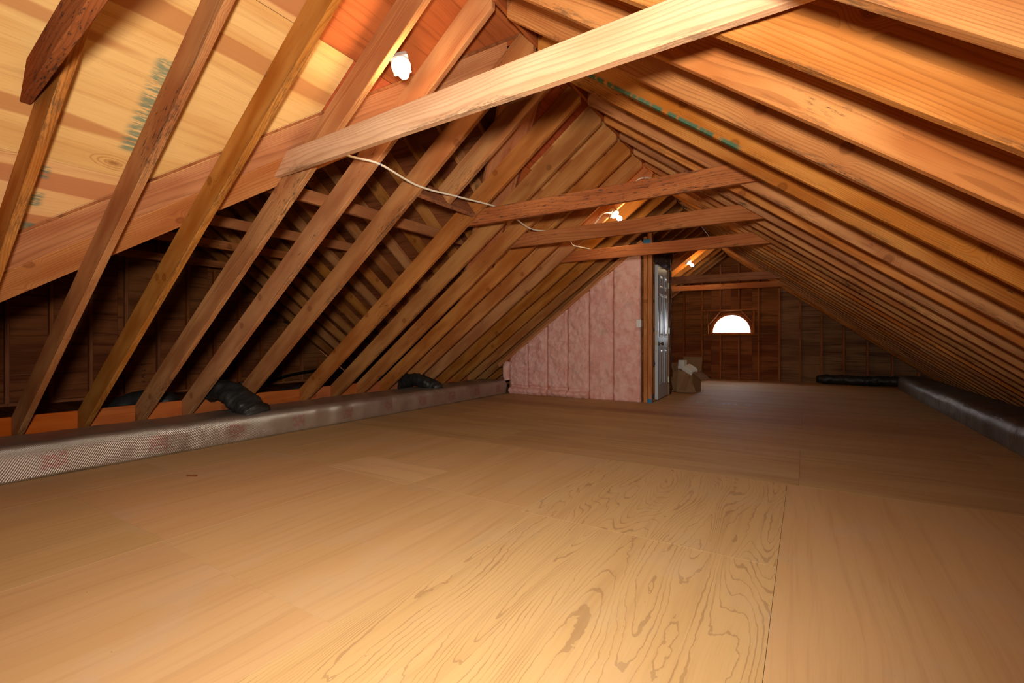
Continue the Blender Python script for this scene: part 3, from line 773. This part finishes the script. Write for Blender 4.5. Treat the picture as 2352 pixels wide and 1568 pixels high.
beam('jamb', (-2.01, 8.29, 0), (-2.01, 8.29, 2.12), .03, .045, (1, 0, 0), M['post'], wall_st)
beam('jamb', (-2.01, 7.35, 2.10), (-2.01, 8.30, 2.10), .045, .03, (0, 0, 1), M['post'], wall_st)
boxo('partition_panel', (-2.05, 7.22, 0), (-2.03, 8.5, under_main(-2.04)-.02), M['wallply'], wall_st, 0)
boxo('partition_panel', (-4.3, 8.48, 0), (-2.0, 8.5, .62), M['wallply'], wall_st, 0)
panelv(cut_rect(-4.3, -2.0, .62, 3., lambda x: rake(x), XR), .012, 'wallply', wall_st, (0, 8.5, 0), (1, 0, 0))

door = tag(empty('door_1', (-1.975, 8.25, 0)), kind='structure')
ang = math.atan2(.048, .838); DW, DT, DH = .84, .050, 2.075
dm = frame((-1.975, 8.25, .012), (math.sin(ang), -math.cos(ang), 0), (0, 0, 1))   # local x from the hinge to the latch; local y points into the attic (+x world)
sgn = 1 if (dm.to_3x3() @ Vector((0, 1, 0))).x > 0 else -1
slab = link('slab', prism('slab', [(0, 0), (DW, 0), (DW, DH), (0, DH)], -DT if sgn > 0 else 0, 0 if sgn > 0 else DT, .002), M['doorpaint'], door, dm)
def panel_me(w, h, s):
    """raised and fielded panel: moulding ring, groove, raised centre"""
    rings = [(0, 0), (.008, .009), (.022, .009), (.034, -.002 + .003), (.055, .007)]; v = []; f = []
    for ins, d in rings:
        v += [(ins, s*d, ins), (w-ins, s*d, ins), (w-ins, s*d, h-ins), (ins, s*d, h-ins)]
    for k2 in range(len(rings)-1):
        for i in range(4): f.append((k2*4+i, k2*4+(i+1) % 4, (k2+1)*4+(i+1) % 4, (k2+1)*4+i))
    q = (len(rings)-1)*4; f.append((q, q+1, q+2, q+3))
    return fixn(mesh('panel', v, f))
def sub(o, slabo, local):
    """child of the slab at a local offset in the door's own frame"""
    o.parent = slabo; o.matrix_parent_inverse = Matrix.Identity(4); o.matrix_basis = local
for z0, z1 in ((1.73, 1.94), (.96, 1.64), (.22, .79)):
    for x0 in (.115, .475):
        po = bpy.data.objects.new('panel', panel_me(.25, z1-z0, sgn)); COL.objects.link(po); po.data.materials.append(M['doorpaint'])
        sub(po, slab, Matrix.Translation((x0, sgn*.0005, z0)))
def knob_part():
    prof = [(.032, 0), (.033, .004), (.028, .009), (.012, .012), (.011, .032), (.020, .040), (.028, .052), (.027, .064), (.016, .072), (.002, .074)]
    o = lathe('knob', prof, M['bronze']); sub(o, slab, Matrix.Translation((DW-.07, 0, .86)) @ Matrix.Rotation(-sgn*math.pi/2, 4, 'X'))
knob_part()
for z, h in ((.83, .06), (1.005, .06)):
    me = prism('latch_plate', [(0, 0), (.0015, 0), (.0015, h), (0, h)], -.013, .013, 0)
    o = bpy.data.objects.new('latch_plate', me); COL.objects.link(o); me.materials.append(M['steel'])
    sub(o, slab, Matrix.Translation((DW, -sgn*DT/2, z)))
for z in (.20, 1.02, 1.78):
    me = prism('hinge', [(-.012, 0), (.012, 0), (.012, .10), (-.012, .10)], -.008, .012, .003)
    o = bpy.data.objects.new('hinge', me); COL.objects.link(o); me.materials.append(M['steel'])
    sub(o, slab, Matrix.Translation((-.006, sgn*.006, z)))

sw = tag(empty('light_switch', (-2.105, 7.02, 1.12)), 'small white light switch on the pink insulation beside the corner post', 'switch')
boxo('plate', (-2.142, 7.012, 1.118), (-2.072, 7.022, 1.232), M['whiteplastic'], sw)
boxo('rocker', (-2.122, 7.006, 1.143), (-2.092, 7.013, 1.207), M['whiteplastic'], sw)
boxo('switch_box', (-2.138, 7.022, 1.125), (-2.076, 7.10, 1.225), M['greybox'], sw)

# ------------------------------------------------------------------ DUCTS
def duct(name, prof, y0, y1, n, mat, label, amp, seed):
    v = []; f = []; m = len(prof); cx = sum(p[0] for p in prof)/m
    for i in range(n+1):
        yv = y0+(y1-y0)*i/n
        for (a, b) in prof:
            p = Vector((a, yv*2.0, b+seed)); d = amp*noise.fractal(p*2.2, 1.0, 2.0, 3)
            v.append((yv-y0, -(a-cx)-d*(1 if a > cx else -1), max(.001, b+d*.6)))
    for i in range(n):
        for q in range(m): f.append((i*m+q, i*m+(q+1) % m, (i+1)*m+(q+1) % m, (i+1)*m+q))
    f.append(tuple(range(m))); f.append(tuple(range(n*m, (n+1)*m)))
    o = link(name, fixn(mesh(name, v, f)), mat, None, frame((cx, y0, 0), (0, 1, 0), (0, 0, 1)), True)
    return tag(o, label, 'duct')
def rrect(x0, x1, z0, z1, r, n=6):
    out = []
    for cx, cz, a0 in ((x1-r, z0+.02, -.5), (x1-r, z1-r, 0), (x0+r, z1-r, .5), (x0+r, z0+.02, 1.0)):
        rr = r if cz > .1 else .02
        cxx = cx if cz > .1 else (x1-.02 if a0 == -.5 else x0+.02)
        for i in range(n+1): a = math.pi*(a0+.5*i/n); out.append((cxx+rr*math.cos(a), cz+rr*math.sin(a)))
    # add points along straight runs
    full = []
    for i in range(len(out)):
        p, q = out[i], out[(i+1) % len(out)]; L = math.hypot(p[0]-q[0], p[1]-q[1]); kn = max(1, int(L/.04))
        for j in range(kn): full.append((p[0]+(q[0]-p[0])*j/kn, p[1]+(q[1]-p[1])*j/kn))
    return full
duct('foil_duct', rrect(-5.015, -4.405, 0.0, .238, .085), -1.6, 6.98, 240, M['foil'], 'long bubble-foil wrapped duct along the left edge of the floor', .012, 0)
duct('foil_duct', rrect(1.47, 1.93, 0.0, .255, .11), -1.5, 11.35, 260, M['foil2'], 'dark plain-foil duct along the right edge of the floor', .016, 5)

tag(tube('flex_duct', [(-5.5, 2.54, .24), (-5.15, 2.555, .42), (-4.88, 2.56, .42), (-4.66, 2.60, .33), (-4.54, 2.63, .24), (-4.50, 2.64, .20)], .15, M['black'], None, 26, 14, .035, .62, .03, False, (-5, 2.6, .3)), 'black wrapped flexible duct bending down onto the foil duct', 'flexible duct')
tag(tube('flex_duct', [(-5.95, 1.95, .10), (-5.9, 2.02, .25), (-5.72, 2.18, .33), (-5.5, 2.36, .29)], .12, M['black'], None, 20, 8, .015, .8, 0, True, (-5.8, 2.1, .2)), 'black flexible duct hump behind the second and third left rafter feet', 'flexible duct')
tag(tube('flex_duct', [(-5.25, 5.25, .18), (-5.02, 5.25, .33), (-4.80, 5.25, .35), (-4.60, 5.28, .27), (-4.5, 5.30, .20)], .11, M['black'], None, 22, 12, .03, .8, .03, False, (-4.9, 5.2, .3)), 'black flexible duct hump behind the far part of the left foil duct', 'flexible duct')
tag(tube('flex_duct', [(-5.6, 3.45, .16), (-5.55, 3.62, .26), (-5.42, 3.75, .30)], .09, M['black'], None, 16, 8, .015, .8, 0, True, (-5.5, 3.5, .2)), 'small black flexible duct end behind the header-side rafter foot', 'flexible duct')
tag(tube('flex_duct', [(.20, 12.0, .095), (.6, 11.98, .105), (1.0, 11.93, .10), (1.30, 11.86, .115), (1.62, 11.78, .125)], .115, M['black'], None, 22, 14, .02, .85, .04, True, (1, 11.9, .1)), 'black flexible duct lying by the far wall at the right duct end', 'flexible duct')
tag(tube('vent_pipe', [(-8.15, 4.45, .20), (-8.15, 5.0, .20), (-8.15, 5.4, .28), (-8.15, 6.0, .34)], .025, M['blackpipe'], None, 10, 6, loc=(-8.15, 5, .2)), 'thin black pipe strapped across the side gable studs', 'pipe')

# ------------------------------------------------------------------ LAMPS
def lamp(pos, axis, boxside, label, s=1.0):
    pos = Vector(pos); ax = Vector(axis).normalized(); L = tag(empty('ceiling_lamp', pos), label, 'lamp', 'bare bulb lamps')
    up = Vector((0, 0, 1)); xx = up.cross(ax).normalized(); yy2 = ax.cross(xx); m = Matrix((xx, yy2, ax)).transposed().to_4x4(); m.translation = pos
    def at(o):
        o.parent = L; o.matrix_parent_inverse = Matrix.Translation(pos).inverted()
    bxm = prism('junction_box', [(-.052, -.052), (.052, -.052), (.052, .052), (-.052, .052)], -.055, 0, .006)
    o = link('junction_box', bxm, M['greybox'], None, m @ Matrix.Rotation(math.pi/2, 4, 'X') @ Matrix.Rotation(math.radians(20), 4, 'Y')); at(o)
    o.matrix_basis = m @ Matrix.Rotation(math.radians(25), 4, 'Z') @ Matrix.Rotation(math.pi/2, 4, 'X') @ Matrix.Translation((0, 0, 0))
    prof = [(.056, .0), (.057, .006), (.054, .014), (.040, .022), (.027, .030), (.024, .045), (.021, .046)]
    o = lathe('lamp_holder', prof, M['porcelain'], None, m); at(o)
    bp_ = [(.013, .040), (.014, .052), (.017, .062), (.024, .076), (.029, .092), (.030, .103), (.027, .117), (.019, .128), (.009, .133), (.001, .134)]
    o = lathe('bulb', bp_, M['bulb'], None, m); at(o)
lamp((-1.965, 1.985, 2.50), (.55, -.35, -.75), 0, 'nearest bare bulb lamp, under the left slope between the first big rafters')
lamp((-2.0, 5.66, 2.48), (.70, -.25, -.66), 0, 'second bare bulb lamp, seen between the stained and plain collar ties')
lamp((-2.0, 10.05, 2.49), (.70, -.25, -.66), 0, 'farthest bare bulb lamp, seen to the right of the door top')

# ------------------------------------------------------------------ CABLES
def cable(pts, lab, mat='cable', r=.0065, st=()):
    p0 = Vector(pts[0]); o = tag(tube('cable', pts, r, M[mat], None, 8, 8, loc=p0), lab, 'cable')
    for q in st:
        bxs = boxo('staple', Vector(q)-Vector((.007, .006, .009)), Vector(q)+Vector((.007, .006, .009)), M['staple'], None, .001)
        bxs.parent = o; bxs.matrix_parent_inverse = Matrix.Translation(p0).inverted()
cable([(-2.46, 1.90, 2.17), (-2.50, 2.04, 2.12), (-2.475, 2.30, 2.135), (-2.51, 2.715, 2.108), (-2.475, 3.154, 2.132), (-2.44, 3.57, 2.16), (-2.45, 3.75, 2.17)], 'white cable sagging across the left rafters below the long pale tie', 'cable', .008, [(-2.475, 2.30, 2.135), (-2.475, 3.154, 2.132)])
cable([(-2.40, 3.75, 2.19), (-2.462, 4.083, 2.143), (-2.494, 4.451, 2.118), (-2.45, 4.771, 2.152), (-2.44, 4.9, 2.16)], 'white cable loop between the stained tie and the plain brown tie', 'cable', .008, [(-2.494, 4.44, 2.118)])
cable([(-2.44, 5.15, 2.15), (-2.461, 5.37, 2.142), (-2.49, 5.548, 2.125), (-2.455, 6.008, 2.15)], 'short white cable sagging below the plain brown tie', 'cable', .008, [(-2.488, 5.56, 2.125)])
cable([(-2.30, 5.50, 2.27), (-2.20, 5.495, 2.345), (-2.07, 5.44, 2.445), (-2.01, 5.58, 2.48)], 'white cable stapled up a rafter to the second bulb', 'cable', .008, [(-2.12, 5.45, 2.405)])
cable([(-1.85, 5.45, 2.60), (-1.66, 5.455, 2.775), (-1.585, 5.475, 2.80), (-1.545, 5.60, 2.826), (-1.53, 5.78, 2.832)], 'white cable curving over the ridge above the stained tie', 'cable', .008, [(-1.585, 5.475, 2.80)])
cable([(-1.50, 6.2, 2.88), (-1.49, 6.51, 2.865), (-1.485, 6.98, 2.845), (-1.49, 7.47, 2.855), (-1.49, 7.80, 2.83)], 'dark cable running along the ridge between the stained and plain ties', 'cabledark', .009)
cable([(-1.49, 8.2, 2.86), (-1.485, 8.525, 2.84), (-1.49, 9.385, 2.815)], 'brown cable along the ridge behind the orange lit tie', 'cabledark', .008)

# ------------------------------------------------------------------ CARTON and its contents
ct = tag(empty('carton', (-1.83, 9.05, 0)), 'open brown cardboard carton with raised flaps beside the door', 'carton')
cm = Matrix.Translation((-1.83, 9.05, 0)) @ Matrix.Rotation(math.radians(-20), 4, 'Z')
def cpart(name, poly, y0, y1, rot=None, mat='cardboard', par=ct, base=cm):
    me = prism(name, poly, y0, y1, 0); o = link(name, me, M[mat], None, base @ (rot or Matrix.Identity(4)))
    o.parent = par; o.matrix_parent_inverse = Matrix.Translation(par.location).inverted(); return o
cw, cd, chh = .19, .15, .36
cpart('side_panel', [(-cw, 0), (cw, 0), (cw, chh), (-cw, chh)], -cd, -cd+.006)
cpart('side_panel', [(-cw, 0), (cw, 0), (cw, chh), (-cw, chh)], cd-.006, cd)
for sx in (-1, 1): cpart('side_panel', [(sx*cw-.003, 0), (sx*cw+.003, 0), (sx*cw+.003, chh), (sx*cw-.003, chh)], -cd+.007, cd-.007)
cpart('bottom_panel', [(-cw+.004, 0.002), (cw-.004, 0.002), (cw-.004, .008), (-cw+.004, .008)], -cd+.007, cd-.007)
cpart('flap', [(-cw, 0), (cw, 0), (cw, .26), (-cw, .26)], 0, .005, Matrix.Translation((0, cd, chh)) @ Matrix.Rotation(math.radians(-8), 4, 'X'))
cpart('flap', [(-cw, 0), (cw-.03, 0), (cw-.06, .34), (-cw+.05, .34)], 0, .005, Matrix.Translation((0, -cd, chh)) @ Matrix.Rotation(math.radians(158), 4, 'X'))
cpart('flap', [(0, 0), (.21, 0), (.21, .005), (0, .005)], -cd, cd, Matrix.Translation((cw+.004, 0, chh)) @ Matrix.Rotation(math.radians(38), 4, 'Y'))
cpart('flap', [(0, 0), (.16, 0), (.16, .005), (0, .005)], -cd, cd, Matrix.Translation((-cw, 0, chh)) @ Matrix.Rotation(math.radians(-115), 4, 'Y'))
tag(link('foam_block', prism('foam_block', [(-.075, 0), (.055, 0), (.055, .16), (-.06, .16)], -.05, .05, .006), M['white'], None, cm @ Matrix.Translation((-.08, -.01, .40))), 'upright white foam block standing in the open carton', 'foam')
fb = link('foam_tray', prism('foam_tray', [(-.11, 0), (.11, .0), (.10, .07), (.06, .085), (-.06, .085), (-.10, .07)], -.09, .09, .008), M['white'], None, cm @ Matrix.Translation((.09, -.08, .37)) @ Matrix.Rotation(math.radians(28), 4, 'Y') @ Matrix.Rotation(math.radians(18), 4, 'X'))
tag(fb, 'tilted white foam tray spilling over the carton edge', 'foam')
tag(link('cardboard_sheet', prism('cardboard_sheet', [(-.16, 0), (.17, 0), (.05, .36), (-.13, .40)], 0, .006, .001), M['cardboard'], None, Matrix.Translation((-1.80, 8.80, .003)) @ Matrix.Rotation(math.radians(14), 4, 'Z') @ Matrix.Rotation(math.radians(-12), 4, 'X')), 'torn cardboard sheet leaning against the open carton', 'cardboard')

# ------------------------------------------------------------------ small things on the floor
for i, (x, yv, a, lab) in enumerate([(-3.62, 1.62, .5, 'small dark wood splinter on the floor beside the left foil duct')]):
    tag(beam('wood_splinter', (x, yv, .0), (x+.07*math.cos(a), yv+.07*math.sin(a), .0), .015, .008, (0, 0, 1), M['tie_stained'], bev=.001), lab, 'splinter')
chalk = [[(0, 0), (.05, .10), (.10, .12), (.08, .02), (.13, .11), (.18, .13), (.16, .03), (.24, .05)], [(.55, -.01), (.62, .12), (.66, .13), (.64, .01), (.72, .12), (.77, .13), (.75, .02), (.86, .10), (.92, .06), (.88, .0), (.98, .02)], [(1.10, .0), (1.15, .1), (1.2, .1), (1.18, .01), (1.27, .02)]]
for i, st in enumerate(chalk):
    pts = [(-1.42+a*.62, 7.38+b*1.6+a*.1, .0012) for a, b in st]
    p0 = Vector(pts[0])
    tag(tube('chalk_scrawl', pts, .006, M['chalk'], None, 5, 6, squash=.15, loc=p0), ['left', 'middle', 'right'][i]+' pale chalk scrawl on the far floor in front of the door', 'chalk mark', 'chalk scrawls on the floor')
